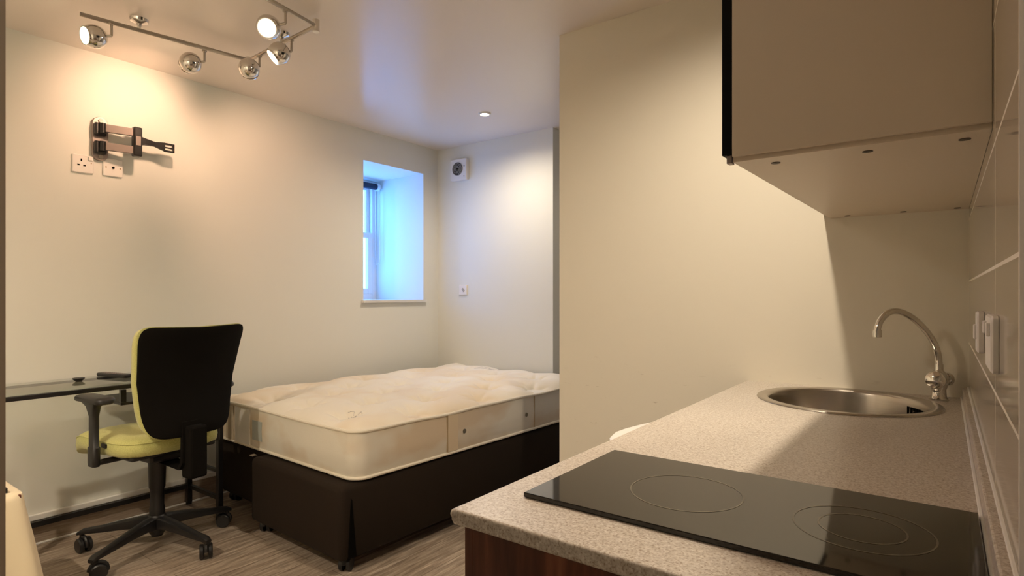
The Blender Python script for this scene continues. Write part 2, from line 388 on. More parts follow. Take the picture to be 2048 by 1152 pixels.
# ------------------------------------------------------------------ wall fittings
br_ = thing('tv_wall_bracket', 'black and grey swivel television bracket arm on the left wall', 'bracket', (0, 1.21, 2.09))
bm = bmesh.new()
out = rrect(0.075, 0.235, 0.036, 0, 0, 8)
loft(bm, [[(0.001, u, v_) for u, v_ in out], [(0.014, u, v_) for u, v_ in out], [(0.018, u*0.93, v_*0.98) for u, v_ in out]])
wp = obj('wall_plate', bm, M_GUN, br_, True)
for z in (0.098, -0.098):
    bm = bmesh.new(); cyl(bm, (0.016, 0, z), (0.023, 0, z), 0.011, seg=20); obj('screw', bm, M_CHROME, wp, True)
for z in (0.052, -0.045):
    obj('pivot_block', B((0.0185, 0.042, -0.034, 0.024, z-0.040, z+0.030), bev=0.010), M_BLACKM, br_)
    bm = bmesh.new(); cyl(bm, (0.048, 0.0, z-0.026), (0.048, 0.0, z+0.026), 0.015, seg=20); obj('pivot', bm, M_BLACKM, br_, True)
    a0, a1 = (0.058, 0.008), (0.085, 0.130)
    bm = bmesh.new(); loft(bm, [[(x+dx2, y, z+s*q) for dx2, q, s in ((-0.012, 0.020, -1), (0.012, 0.020, -1), (0.012, 0.020, 1), (-0.012, 0.020, 1))] for x, y in (a0, a1)])
    obj('arm_tube', bm, M_GUN, br_)
obj('end_block', B((0.068, 0.110, 0.128, 0.170, -0.078, 0.082), bev=0.006), M_BLACKM, br_)
obj('end_cap', B((0.1105, 0.114, 0.136, 0.160, -0.02, 0.03), bev=0.001), M_GUN, br_)
bm = bmesh.new()
loft(bm, [[(0.088+sx_*w, y, z+sz*h) for sx_, sz in ((-1, -1), (1, -1), (1, 1), (-1, 1))] for y, z, w, h in
          ((0.170, 0.012, 0.012, 0.022), (0.19, 0.012, 0.012, 0.017), (0.24, 0.009, 0.009, 0.012), (0.265, 0.007, 0.010, 0.018), (0.29, 0.005, 0.012, 0.022))])
obj('front_arm', bm, M_BLACKM, br_)
obj('head_fork', B((0.078, 0.098, 0.29, 0.340, 0.018, 0.027), (0.078, 0.098, 0.29, 0.340, -0.022, -0.013), (0.078, 0.098, 0.334, 0.342, -0.022, 0.027), (0.083, 0.093, 0.29, 0.336, -0.001, 0.006), bev=0.001), M_BLACKM, br_)

def slot(bm, x, y, z, w, h): B2 = bmesh.ops.create_cube(bm, size=1, matrix=Matrix.Translation((x, y, z)) @ Matrix.Diagonal((0.002, w, h, 1)))
so = thing('wall_socket', 'white single plug socket under the television bracket, with a rocker switch', 'socket', (0, 1.133, 1.942))
bm = bmesh.new(); plate_x(bm, 0.0005, 0.011, 0, 0, 0.096, 0.096); obj('face_plate', bm, M_PLASTIC, so)
bm = bmesh.new(); slot(bm, 0.0112, -0.008, 0.020, 0.006, 0.013); slot(bm, 0.0112, -0.020, -0.006, 0.011, 0.006); slot(bm, 0.0112, 0.006, -0.008, 0.011, 0.006); obj('pin_holes', bm, M_DARK, so)
obj('rocker_switch', B((0.0105, 0.021, 0.022, 0.042, 0.022, 0.042), bev=0.004), M_PLASTIC, so)
bm = bmesh.new(); slot(bm, 0.0112, 0.037, 0.008, 0.005, 0.004); obj('indicator', bm, M_THREAD, so)
ae = thing('aerial_socket', 'white square aerial outlet plate right of the plug socket', 'socket', (0, 1.272, 1.945))
bm = bmesh.new(); plate_x(bm, 0.0005, 0.011, 0, 0, 0.094, 0.096); obj('face_plate', bm, M_PLASTIC, ae)
bm = bmesh.new(); cyl(bm, (0.010, 0, 0), (0.0135, 0, 0), 0.007, seg=20); obj('aerial_hole', bm, M_DARK, ae)
for y in (-0.034, 0.034):
    bm = bmesh.new(); cyl(bm, (0.010, y, 0), (0.0125, y, 0), 0.004, seg=14); obj('screw', bm, M_THREAD, ae)

# extractor fan and switch on the far wall
fa = thing('extractor_fan', 'white square extractor fan with round grille high on the far wall', 'extractor fan', (0.278, YF, 2.337))
bm = bmesh.new()
f = lambda w, y: [(u, y, v_) for u, v_ in rrect(w, w, 0.012, 0, 0, 5)]
loft(bm, [f(0.185, -0.001), f(0.185, -0.030), f(0.176, -0.036)]); obj('fan_case', bm, M_PLASTIC, fa)
bm = bmesh.new(); cyl(bm, (-0.008, -0.036, 0.006), (-0.008, -0.0385, 0.006), 0.058, seg=40); gr_ = obj('grille', bm, M_DARK, fa, True)
M_GRILLE = mat('grey_grille', (0.40, 0.37, 0.33), 0.4)
for r in (0.012, 0.023, 0.034, 0.045, 0.056):
    bm = bmesh.new(); tube(bm, [(-0.008+r*math.cos(2*PI*k/36), -0.040, 0.006+r*math.sin(2*PI*k/36)) for k in range(37)], 0.0025, 6, False)
    obj('grille_ring', bm, M_GRILLE, gr_, True)
bm = bmesh.new(); cyl(bm, (0.068, -0.034, 0.025), (0.068, -0.040, 0.025), 0.006, seg=14); obj('indicator', bm, M_GRILLE, fa)
bm = bmesh.new(); cyl(bm, (0.066, -0.034, -0.062), (0.066, -0.039, -0.062), 0.005, seg=14); obj('screw', bm, M_GRILLE, fa)
sw = thing('fan_switch', 'small white isolator switch below the extractor fan', 'switch', (0.308, YF, 1.292))
bm = bmesh.new(); f = lambda w, y: [(u, y, v_) for u, v_ in rrect(w, w, 0.006, 0, 0, 4)]
loft(bm, [f(0.088, -0.0005), f(0.088, -0.008), f(0.081, -0.011)]); obj('face_plate', bm, M_PLASTIC, sw)
bm = B((-0.004, 0.016, -0.016, -0.0105, -0.016, 0.016), bev=0.002)
bmesh.ops.rotate(bm, verts=bm.verts[:], cent=(0.005, 0, 0), matrix=Matrix.Rotation(-0.7, 3, 'Y')); obj('rocker', bm, M_GRILLE, sw)

# ------------------------------------------------------------------ bed
BR = math.radians(-2.6)
BX, BY = 1.545, 1.612          # foot right corner of the divan
def grid_divan(name, x0, x1, y0, y1, label):
    d = thing(name, label, 'bed base', (BX, BY, 0), BR, 'divan base halves')
    w, h = x1-x0, y1-y0
    rings = []
    for z, ins, r in ((0.075, 0.004, 0.028), (0.085, 0.0, 0.028), (0.372, 0.0, 0.028), (0.386, 0.004, 0.028), (0.394, 0.012, 0.022), (0.398, 0.026, 0.015)):
        rings.append([(u, v_, z) for u, v_ in rrect(w-2*ins, h-2*ins, r, (x0+x1)/2, (y0+y1)/2, 6)])
    bm = bmesh.new(); loft(bm, rings); obj('upholstered_box', bm, M_DIVAN, d, True)
    return d
def castor(par, x, y, rz):
    M = Matrix.Translation((x, y, 0)) @ Matrix.Rotation(rz, 4, 'Z')
    bm = bmesh.new()
    for s in (-1, 1): cyl(bm, M @ Vector((s*0.010, 0.012, 0.033)), M @ Vector((s*0.026, 0.012, 0.033)), 0.033, seg=22)
    cyl(bm, M @ Vector((-0.009, 0.012, 0.033)), M @ Vector((0.009, 0.012, 0.033)), 0.008, seg=12)
    tube(bm, [M @ Vector((0, 0, 0.080)), M @ Vector((0, 0, 0.045))], 0.010, 12)
    pr = [M @ Vector((0, 0.012+0.034*math.cos(a), 0.037+0.030*math.sin(a))) for a in [PI*k/8 for k in range(9)]]
    tube(bm, pr, 0.010, 8)
    return obj('castor', bm, M_BLACK, par, True)
dr = grid_divan('divan_base', -0.810, 0.0, 0, 2.07, 'dark brown fabric divan base half under the near side of the mattress')
for x, y in ((-0.055, 0.06), (-0.755, 0.06), (-0.055, 1.9), (-0.755, 1.9)): castor(dr, x, y, 0.6)
bm = bmesh.new()      # kick pleat at the foot corner on the long side
v = [bm.verts.new(p) for p in ((0.004, 0.034, 0.078), (0.004, 0.078, 0.078), (0.003, 0.056, 0.335), (0.001, 0.050, 0.345), (-0.004, 0.034, 0.078), (-0.004, 0.078, 0.078))]
bm.faces.new((v[0], v[1], v[2], v[3])); bm.faces.new((v[4], v[5], v[2], v[3])); bm.faces.new((v[0], v[3], v[4])); bm.faces.new((v[1], v[5], v[2])); bm.faces.new((v[0], v[4], v[5], v[1]))
obj('pleat', bm, M_DARK, dr)
dl = grid_divan('divan_base', -1.405, -0.820, 0.12, 2.07, 'dark brown fabric divan base half set back beside the wall')
for x, y in ((-1.35, 0.18), (-0.875, 0.18), (-1.35, 1.9), (-0.875, 1.9)): castor(dl, x, y, 0.3)
bm = B((-0.835, -0.80, 0.01, 0.035, 0.398, 0.403), bev=0.001); obj('joining_clip', bm, M_CHROME, dr)

mt = thing('mattress', 'cream tufted mattress with piped edges and stained sides on the dark divan', 'mattress', (BX, BY, 0.404), BR)
mx0, mx1, my0, my1 = -1.42, -0.008, 0.080, 2.155
MW, ML = mx1-mx0, my1-my0; mcx, mcy = (mx0+mx1)/2, (my0+my1)/2
MH = 0.222
random.seed(8)
tufts = []
for j in range(8):
    for i in range(4):
        tufts.append((mx0+MW*(i+0.5+(0.25 if j % 2 else -0.25))/4, my0+ML*(j+0.55)/8, random.uniform(0.7, 1.2)))
def outline_m(ins, z, seg=10, sub=40, wob=0.0):
    """dense rounded rectangle with straight parts subdivided"""
    base = rrect(MW-2*ins, ML-2*ins, max(0.075-ins, 0.02), mcx, mcy, seg); pts = []
    for k in range(len(base)):
        a, c = Vector(base[k]), Vector(base[(k+1) % len(base)]); L_ = (c-a).length; q = max(1, int(L_/0.03))
        for s in range(q): pts.append(a.lerp(c, s/q))
    return [(p.x, p.y, z+wob*(math.sin(p.y*7.3+p.x*5)+0.6*math.sin(p.y*15.1+1))) for p in pts]
bm = bmesh.new()
loft(bm, [outline_m(0.006, 0.004), outline_m(0.0, 0.012), outline_m(-0.006, MH*0.5, ), outline_m(0.0, MH-0.010, wob=0.003), outline_m(0.008, MH-0.002, wob=0.003)])
bo = obj('border', bm, M_BORDER, mt, True)
# top panel: grid mapped to rounded rectangle with crown, tufts and wrinkles
bm = bmesh.new(); NX, NY = 150, 220; r_ = 0.070; hw, hl = MW/2-0.003, ML/2-0.003
vg = []
for j in range(NY+1):
    row = []
    for i in range(NX+1):
        u, w_ = -1+2*i/NX, -1+2*j/NY
        x, y = u*hw, w_*hl
        ax_, ay_ = abs(x)-(hw-r_), abs(y)-(hl-r_)
        if ax_ > 0 and ay_ > 0:
            dd = math.hypot(ax_, ay_); mx_ = max(ax_, ay_)
            if dd > 1e-6: ax2, ay2 = ax_*mx_/dd, ay_*mx_/dd; x = math.copysign(hw-r_+ax2, x); y = math.copysign(hl-r_+ay2, y)
        ex = min(hw-abs(u*hw), hl-abs(w_*hl))
        crown = 0.056*(1-math.exp(-ex/0.06))
        X_, Y_ = x+mcx, y+mcy
        z = MH+0.000+crown + 0.004*math.sin(X_*9+Y_*4)*math.sin(Y_*6.0)*min(1, ex/0.1)
        for tx, ty, s in tufts:
            d2 = (X_-tx)**2+(Y_-ty)**2
            if d2 < 0.06:
                z -= 0.034*s*math.exp(-d2/0.0013)+0.042*s*math.exp(-d2/0.011)
                ang = math.atan2(Y_-ty, X_-tx); z += s*0.018*(abs(math.cos(ang*3.5+tx*9+ty*5))**0.5-0.6)*math.exp(-((math.sqrt(d2)-0.07)/0.045)**2)
        if ex < 1e-6: z = MH + 0.003*(math.sin(Y_*7.3+X_*5)+0.6*math.sin(Y_*15.1+1)) - 0.004
        row.append(bm.verts.new((X_, Y_, z)))
    vg.append(row)
for j in range(NY):
    for i in range(NX): bm.faces.new((vg[j][i], vg[j][i+1], vg[j+1][i+1], vg[j+1][i]))
TZ = [[v_.co.z for v_ in row] for row in vg]
tp = obj('quilted_top', bm, M_TICK, mt, True, 180)
for nm, z, ins, wb in (('top_piping', MH-0.002, 0.000, 0.003), ('bottom_piping', 0.009, -0.001, 0.0)):
    pts = outline_m(ins, z, wob=wb); pts.append(pts[0])
    bm = bmesh.new(); tube(bm, pts, 0.008, 8, False); obj(nm, bm, M_PIPING, mt, True)
tuft0 = None
for tx_, ty_, s_ in tufts:
    if tuft0 is None:
        bm = bmesh.new(); bmesh.ops.create_uvsphere(bm, u_segments=10, v_segments=6, radius=0.009)
        tuft0 = obj('tuft', bm, M_THREAD, tp, True); q = tuft0
    else:
        q = tuft0.copy(); C.objects.link(q); q.parent = tp
    q.scale = (1.3, 0.9, 0.4); j_ = min(NY, max(0, round((ty_-mcy+hl)/(2*hl)*NY))); i_ = min(NX, max(0, round((tx_-mcx+hw)/(2*hw)*NX)))
    q.location = (tx_, ty_, TZ[j_][i_]+0.003)
def top_z(X, Y):
    j = min(NY, max(0, round((Y-mcy+hl)/(2*hl)*NY))); i = min(NX, max(0, round((X-mcx+hw)/(2*hw)*NX))); return TZ[j][i]
for k, (ox, oy, sz, rot) in enumerate(((-0.28, 0.27, 0.06, 0.3), (-0.83, 1.93, 0.11, 0.1))):
    bm = bmesh.new()
    strokes = [[(-1, -0.5), (1, -0.5)], [(-1, -0.5), (-0.8, 0.5), (0.7, 0.5), (1, -0.5)], [(-0.5, -0.3), (-0.2, 0.3), (0.1, -0.2), (0.4, 0.35), (0.5, -0.1)]] if k else [[(-1, 0.1), (-0.3, 0.4), (0.1, -0.3), (0.5, 0.3), (1, -0.2)], [(-0.5, -0.3), (0.0, 0.0), (0.6, -0.35)]]
    for st in strokes:
        pts = []
        for a, c in zip(st, st[1:]):
            for q in range(8):
                u, w_ = a[0]+(c[0]-a[0])*q/8, a[1]+(c[1]-a[1])*q/8
                X_, Y_ = ox+sz*(u*math.cos(rot)-w_*math.sin(rot)), oy+sz*(u*math.sin(rot)+w_*math.cos(rot)); pts.append((X_, Y_, top_z(X_, Y_)+0.0003))
        tube(bm, pts, 0.0013, 6)
    obj('printed_mark', bm, M_INK, mt)
xs = mx1+0.0062
for y in (0.57, 1.33):
    obj('side_seam', B((xs-0.004, xs+0.0015, my0+y, my0+y+0.005, 0.018, MH-0.012)), M_THREAD, bo)
obj('seam_tape', B((xs-0.004, xs+0.0008, my0+0.577, my0+0.65, 0.018, MH-0.012)), mat('tan_tape', (0.72, 0.60, 0.43), 0.6), bo)
for y in (0.70, 1.25):
    bm = bmesh.new(); cyl(bm, (xs-0.002, my0+y, 0.108), (xs+0.003, my0+y, 0.108), 0.012, seg=18); obj('air_vent', bm, mat('brass_vent', (0.30, 0.27, 0.20), 0.35, 0.8), bo)
ys = my0-0.0062
obj('care_label', B((-0.93, -0.83, ys-0.0012, ys+0.004, 0.055, 0.160)), M_SILVER, bo)
obj('tape_strip', B((-1.13, -0.96, ys-0.0010, ys+0.004, 0.016, MH-0.012)), M_TAPE, bo)
obj('tape_strip', B((-1.24, -1.15, ys-0.0010, ys+0.004, 0.016, MH-0.012)), mat('tan_stain_tape', (0.50, 0.42, 0.30), 0.6), bo)

# ------------------------------------------------------------------ glass desk
dk = thing('glass_desk', 'narrow clear glass desk on black metal frame along the left wall', 'desk', (0.0, 0.3, 0), 0)
def dy(y): return y-0.3
obj('glass_top', B((0.012, 0.41, dy(0.62), dy(1.70), 0.806, 0.816), bev=0.002), M_DESKGLASS, dk)
M_GEDGE = mat('dark_glass_edge', (0.012, 0.016, 0.014), 0.15)
obj('front_rail', B((0.392, 0.414, dy(0.62), dy(1.70), 0.785, 0.8055), bev=0.002), M_BLACKM, dk)
obj('back_rail', B((0.014, 0.030, dy(0.62), dy(1.70), 0.794, 0.8055), bev=0.001), M_BLACKM, dk)
for x in (0.035, 0.398):
    for y in (0.65, 1.66):
        bm = B((x-0.014, x+0.014, dy(y)-0.014, dy(y)+0.014, 0.012, 0.80), bev=0.002); lg = obj('leg', bm, M_BLACKM, dk)
        bm = bmesh.new(); cyl(bm, (x, dy(y), 0), (x, dy(y), 0.013), 0.016, seg=18); obj('foot', bm, M_BLACK, lg)
obj('back_foot_rail', B((0.024, 0.046, dy(0.664), dy(1.646), 0.095, 0.122), bev=0.002), M_BLACKM, dk)
obj('end_rail', B((0.049, 0.384, dy(1.65), dy(1.67), 0.098, 0.120), (0.049, 0.384, dy(1.65), dy(1.67), 0.25, 0.268), bev=0.002), M_BLACKM, dk)
obj('shelf_bracket', B((0.362, 0.386, dy(1.175), dy(1.20), 0.714, 0.7775), bev=0.002), M_BLACKM, dk)
obj('lower_shelf', B((0.06, 0.386, dy(1.175), dy(1.64), 0.700, 0.714), bev=0.002), M_BLACKM, dk)

# remote control and a small black object on the desk
rc = thing('remote_control', 'slim dark remote control lying across the glass desk', 'remote', (0.135, 1.235, 0.8165), math.radians(14))
bm = bmesh.new(); loft(bm, [[(u, v_, z) for u, v_ in rrect(w, h, 0.012, 0, 0, 5)] for w, h, z in ((0.225, 0.044, 0.0), (0.232, 0.048, 0.006), (0.232, 0.048, 0.014), (0.225, 0.042, 0.018))])
body = obj('remote_body', bm, M_BLACK, rc, True)
bm = bmesh.new()
for i in range(9):
    for j in range(3):
        bmesh.ops.create_cube(bm, size=1, matrix=Matrix.Translation((-0.075+i*0.016, -0.012+j*0.012, 0.0185)) @ Matrix.Diagonal((0.009, 0.007, 0.002, 1)))
obj('buttons', bm, M_GUN, rc)
bm = bmesh.new(); lathe(bm, [(0.012, 0), (0.022, 0.008), (0.027, 0.015), (0.024, 0.018), (0.001, 0.017)], seg=28)
kn = obj('cable_grommet', bm, M_BLACK, None, True); kn.location = (0.185, 1.06, 0.8165)
tag(kn, 'small round black disc on the glass desk left of the remote', 'desk item')

# ------------------------------------------------------------------ office chair
chair = thing('office_chair', 'lime green swivel office chair with black back shell at the glass desk', 'chair', (0.535, 1.28, 0), math.radians(90+5.0))
# local: +y forward, +x right
def star_arm(bm, ang):
    c_, s_ = math.cos(ang), math.sin(ang); rings = []
    for r, z, w, h in ((0.020, 0.125, 0.028, 0.036), (0.07, 0.128, 0.027, 0.029), (0.16, 0.119, 0.024, 0.023), (0.26, 0.104, 0.021, 0.016), (0.34, 0.096, 0.020, 0.012), (0.360, 0.088, 0.015, 0.008)):
        ring = []
        for k in range(10):
            a = 2*PI*k/10; q = w*math.copysign(abs(math.cos(a))**0.6, math.cos(a)); zz = h*math.copysign(abs(math.sin(a))**0.6, math.sin(a))
            ring.append((r*c_-q*s_, r*s_+q*c_, z+zz))
        rings.append(ring)
    loft(bm, rings)
angs = [math.radians(a-95) for a in (13, 87, 157, 224, 294)]
bm = bmesh.new()
for a in angs: star_arm(bm, a)
lathe(bm, [(0.030, 0.070), (0.036, 0.080), (0.040, 0.158), (0.034, 0.165)], seg=24)
sb = obj('star_base', bm, M_BLACK, chair, True)
for a in angs:
    x, y = 0.342*math.cos(a), 0.342*math.sin(a)
    M = Matrix.Translation((x, y, 0)) @ Matrix.Rotation(a+0.9, 4, 'Z')
    bm = bmesh.new()
    for s in (-1, 1): lathe(bm, [(0.002, -0.010), (0.031, -0.010), (0.035, -0.006), (0.035, 0.005), (0.030, 0.010), (0.002, 0.011)], M @ Matrix.Translation((s*0.018, 0.016, 0.035)) @ Matrix.Rotation(PI/2, 4, 'Y'), 24)
    cyl(bm, M @ Vector((-0.01, 0.016, 0.035)), M @ Vector((0.01, 0.016, 0.035)), 0.009, seg=12)
    tube(bm, [M @ Vector((0, 0, 0.092)), M @ Vector((0, 0, 0.05))], 0.011, 12)
    tube(bm, [M @ Vector((0, 0.016+0.034*math.cos(q), 0.041+0.034*math.sin(q))) for q in [-0.3+PI*1.1*k/9 for k in range(10)]], 0.009, 8)
    obj('castor', bm, M_BLACK, chair, True)
bm = bmesh.new(); lathe(bm, [(0.026, 0.06), (0.026, 0.08), (0.034, 0.15), (0.034, 0.20), (0.031, 0.21), (0.031, 0.29), (0.036, 0.30), (0.040, 0.44), (0.040, 0.455)], seg=28)
obj('gas_column', bm, M_BLACK, chair, True)
obj('tilt_mechanism', B((-0.10, 0.10, -0.14, 0.14, 0.452, 0.492), bev=0.012), M_BLACK, chair)
# seat: rounded square cushion with waterfall front
def seat_outline(ins, z, dz=0.0):
    pts = []
    for k in range(64):
        a = 2*PI*k/64; c_, s_ = math.cos(a), math.sin(a); e = 0.42
        x = (0.245-ins)*math.copysign(abs(c_)**e, c_); y = (0.285-ins)*math.copysign(abs(s_)**e, s_)+0.082
        t_ = max(0, (y-0.19)/0.155); pts.append((x, y, z+0.002-0.048*t_*t_*dz-0.004*math.cos(x*6)))
    return pts
bm = bmesh.new()
loft(bm, [seat_outline(0.02, 0.508, 1.3), seat_outline(0.004, 0.515, 1.2), seat_outline(0.0, 0.54, 1), seat_outline(0.002, 0.565, 1), seat_outline(0.012, 0.580, 1), seat_outline(0.035, 0.590, 0.9), seat_outline(0.10, 0.592, 0.6), seat_outline(0.18, 0.588, 0.1)])
st_ = obj('seat_cushion', bm, M_GREEN, chair, True, 60)
bm = bmesh.new(); tube(bm, [(p[0], p[1], p[2]) for p in seat_outline(0.0035, 0.572, 1)]+[seat_outline(0.0035, 0.572, 1)[0]], 0.0028, 6, False); obj('seat_piping', bm, M_GREEN, st_, True)
obj('fabric_tag', B((-0.250, -0.2425, -0.045, -0.005, 0.550, 0.568)), M_BLACK, st_)
obj('seat_pan', B((-0.20, 0.20, -0.17, 0.22, 0.490, 0.514), bev=0.01), M_BLACK, chair)
# backrest: curved panel; local frame leaning back slightly
def back_pt(u, v_, off):
    """u -1..1 across, v 0..1 up; off = thickness offset forward"""
    w = 0.215+0.038*v_-0.016*(1-v_)**2-0.030*max(0,v_-0.9)
    # rounded corners through superellipse mapping done by caller
    z = 0.590+0.520*v_ - 0.010*(1-u*u)*max(0,2*v_-1)
    y = -0.290-0.055*v_ + 0.045*u*u + 0.048*math.sin(PI*v_)
    return Vector((u*w+0.022, y+off, z))
def panel(bm, offb, offf, shrinkb, shrinkf, n_=9, K=72):
    """closed lens between rear offset and front offset"""
    def ring(s, off):
        pts = []
        for k in range(K):
            a = 2*PI*k/K; c_, s2 = math.cos(a), math.sin(a); e = 0.17
            u = s*math.copysign(abs(c_)**e, c_); e2 = 0.17 if s2 > 0 else 0.30
            u = s*math.copysign(abs(c_)**e2, c_); v_ = 0.5+0.5*s*math.copysign(abs(s2)**e2, s2)
            pts.append(back_pt(u, v_, off))
        return pts
    rings = [ring(s, offb) for s in (0.12, 0.35, 0.6, 0.8, shrinkb-0.03)]+[ring(shrinkb, offb+0.004*(1 if offf > offb else -1))]
    rings += [ring(shrinkf, offf-0.012)]+[ring(s, offf) for s in (shrinkf-0.05, 0.8, 0.6, 0.35, 0.12)]
    loft(bm, rings); return bm
bm = bmesh.new(); panel(bm, -0.014, 0.004, 0.995, 1.0); obj('back_shell', bm, M_BACKSHELL, chair, True, 50)
bm = bmesh.new(); panel(bm, 0.0045, 0.062, 1.01, 0.985); obj('back_cushion', bm, M_GREEN, chair, True, 60)
bm = bmesh.new()
loft(bm, [[(sx_*w, y, z) if not q else (sx_*w, y+0.02, z) for sx_, q in ((-1, 0), (1, 0), (1, 1), (-1, 1))] for y, z, w in
          ((-0.02, 0.452, 0.045), (-0.20, 0.440, 0.045), (-0.275, 0.435, 0.044), (-0.302, 0.47, 0.044), (-0.305, 0.56, 0.043), (-0.300, 0.66, 0.040))])
for f_ in (): pass
obj('back_upright', bm, M_BACKSHELL, chair)
obj('upright_cover', B((-0.030, 0.054, -0.345, -0.265, 0.395, 0.640), bev=0.012), M_BACKSHELL, chair)
# armrests
for s in (-1, 1):
    bm = bmesh.new(); ring = lambda w, h, x, y, z: [(x+u, y+v_, z) for u, v_ in rrect(w, h, min(w, h)*0.4, 0, 0, 4)]
    xa = s*0.285; ya = -0.02
    loft(bm, [ring(0.030, 0.060, xa, ya, 0.475), ring(0.034, 0.064, xa, ya, 0.49), ring(0.034, 0.064, xa, ya, 0.56), ring(0.028, 0.052, xa, ya, 0.565), ring(0.028, 0.050, xa, ya, 0.70), ring(0.036, 0.085, xa, ya+0.005, 0.745), ring(0.05, 0.15, xa, ya+0.01, 0.765)])
    tube(bm, [(s*0.15, ya, 0.487), (s*0.275, ya, 0.487)], 0.013, 10)
    ar = obj('armrest_post', bm, M_BLACK, chair, True, 50)
    bm = bmesh.new()
    loft(bm, [[(xa+u, ya-0.008+v_, z+0.012*math.cos(v_*8)-0.01) for u, v_ in rrect(w, h, w*0.42, 0, 0, 6)] for w, h, z in ((0.07, 0.235, 0.768), (0.082, 0.25, 0.774), (0.082, 0.25, 0.786), (0.072, 0.238, 0.794), (0.04, 0.19, 0.797))])
    obj('armrest_pad', bm, M_BLACK, ar, True, 50)

# ------------------------------------------------------------------ cloth covered table at the left
tb = thing('side_table', 'low side table hidden under a cream cloth beside the entrance wall', 'table', (0.80, 0.375, 0))
obj('table_top', B((-0.22, 0.22, -0.24, 0.26, 0.515, 0.537), bev=0.004), M_WOOD, tb)
for sx_ in (-1, 1):
    for sy_ in (-1, 1): obj('leg', B((sx_*0.19-0.018, sx_*0.19+0.018, sy_*0.21-0.008, sy_*0.21+0.028, 0, 0.515)), M_WOOD, tb)
bm = bmesh.new(); rings = []
for i, z in enumerate([0.541, 0.541, 0.536, 0.52, 0.46, 0.36, 0.24, 0.12, 0.02]):
    t_ = max(0, (0.536-z)/0.52); ring = []
    base = rrect(0.46-0.02*(i == 1)-0.3*(i == 0), 0.52-0.02*(i == 1)-0.3*(i == 0), 0.05, 0, 0.01, 7)
    nb = len(base)
    dense = []
    for k in range(nb):
        a, c = Vector(base[k]), Vector(base[(k+1) % nb]); q = max(1, int((c-a).length/0.02))
        for s in range(q): dense.append(a.lerp(c, s/q))
    for k, p in enumerate(dense):
        rd = p.normalized(); fl = 0.085*t_**0.75*(1+0.28*math.sin(k*2*PI*13/len(dense)))
        ring.append((p.x+rd.x*fl, p.y+rd.y*fl, z))
    rings.append(ring)
nmin = min(len(r) for r in rings)
def resample(r, m_):
    pts = [Vector(p) for p in r]+[Vector(r[0])]; L_ = [0]
    for a, c in zip(pts, pts[1:]): L_.append(L_[-1]+(c-a).length)
    o_ = []; j = 0
    for k in range(m_):
        s = L_[-1]*k/m_
        while L_[j+1] < s: j += 1
        o_.append(pts[j].lerp(pts[j+1], (s-L_[j])/max(1e-9, L_[j+1]-L_[j])))
    return o_
rings = [resample(r, 160) for r in rings]
vs = loft(bm, rings, True, False); bm.faces.new(vs[0])
tc_ = obj('tablecloth', bm, M_CREAM, None, True, 50); tc_.location = (0.80, 0.375, 0)
tag(tc_, 'cream cloth hanging in folds over a low table at the left edge', 'tablecloth')
bx_ = obj('tray', B((-0.11, 0.11, -0.09, 0.09, 0, 0.006), (-0.11, 0.11, 0.084, 0.09, 0.006, 0.016), (-0.11, 0.11, -0.09, -0.084, 0.006, 0.016), (0.104, 0.11, -0.084, 0.084, 0.006, 0.016), (-0.11, -0.104, -0.084, 0.084, 0.006, 0.016)), M_BLACK)
bx_.location = (0.87, 0.515, 0.5425); tag(bx_, 'black flat tray on the cream cloth at the left edge', 'tray')

# ------------------------------------------------------------------ kitchen
WN, WF, ZT = 0.714, 3.025, 0.90
SC, SR = (3.405, 2.205), 0.268
wt = thing('worktop', 'speckled beige laminate kitchen worktop along the tiled wall', 'worktop', (WF, WN, ZT-0.025))
# slab with a round sink cut-out: top ring fan between circle and rectangle
bm = bmesh.new(); x0, x1, y0, y1 = 0, XT-0.008-WF, 0, YP-WN
cxs, cys, rs = SC[0]-WF, SC[1]-WN, SR-0.012
N = 64; outer, inner = [], []
for k in range(N):
    a = 2*PI*k/N; c_, s_ = math.cos(a), math.sin(a); inner.append((cxs+rs*c_, cys+rs*s_))
    ts = []
    if c_ > 1e-9: ts.append((x1-cxs)/c_)
    if c_ < -1e-9: ts.append((x0-cxs)/c_)
    if s_ > 1e-9: ts.append((y1-cys)/s_)
    if s_ < -1e-9: ts.append((cys-rs-0.03-cys)/s_)
    t_ = min(ts); outer.append((cxs+t_*c_, cys+t_*s_))
T = 0.025
for z in (T, 0.0):
    vi = [bm.verts.new((*p, z)) for p in inner]; vo = [bm.verts.new((*p, z)) for p in outer]
    for k in range(N): bm.faces.new((vi[k], vi[(k+1) % N], vo[(k+1) % N], vo[k]))
    if z == T: top_i = vi
    else:
        for k in range(N): bm.faces.new((vi[k], vi[(k+1) % N], top_i[(k+1) % N], top_i[k]))
bmesh.ops.remove_doubles(bm, verts=bm.verts[:], dist=1e-6)
ym = cys-rs-0.03
# corner triangles missing where rays skip a rectangle corner
def tri(px_, py_):
    for z in (T, 0.0):
        qs = sorted(outer, key=lambda p: (p[0]-px_)**2+(p[1]-py_)**2)
        a = min((p for p in outer if abs(p[0]-px_) < 1e-6), key=lambda p: abs(p[1]-py_)); c = min((p for p in outer if abs(p[1]-py_) < 1e-6), key=lambda p: abs(p[0]-px_))
        if (a[0]-c[0])**2+(a[1]-c[1])**2 > 1e-10: bm.faces.new([bm.verts.new((*q, z)) for q in (a, (px_, py_), c)])
for q in ((x0, y1), (x1, y1), (x0, ym), (x1, ym)): tri(*q)
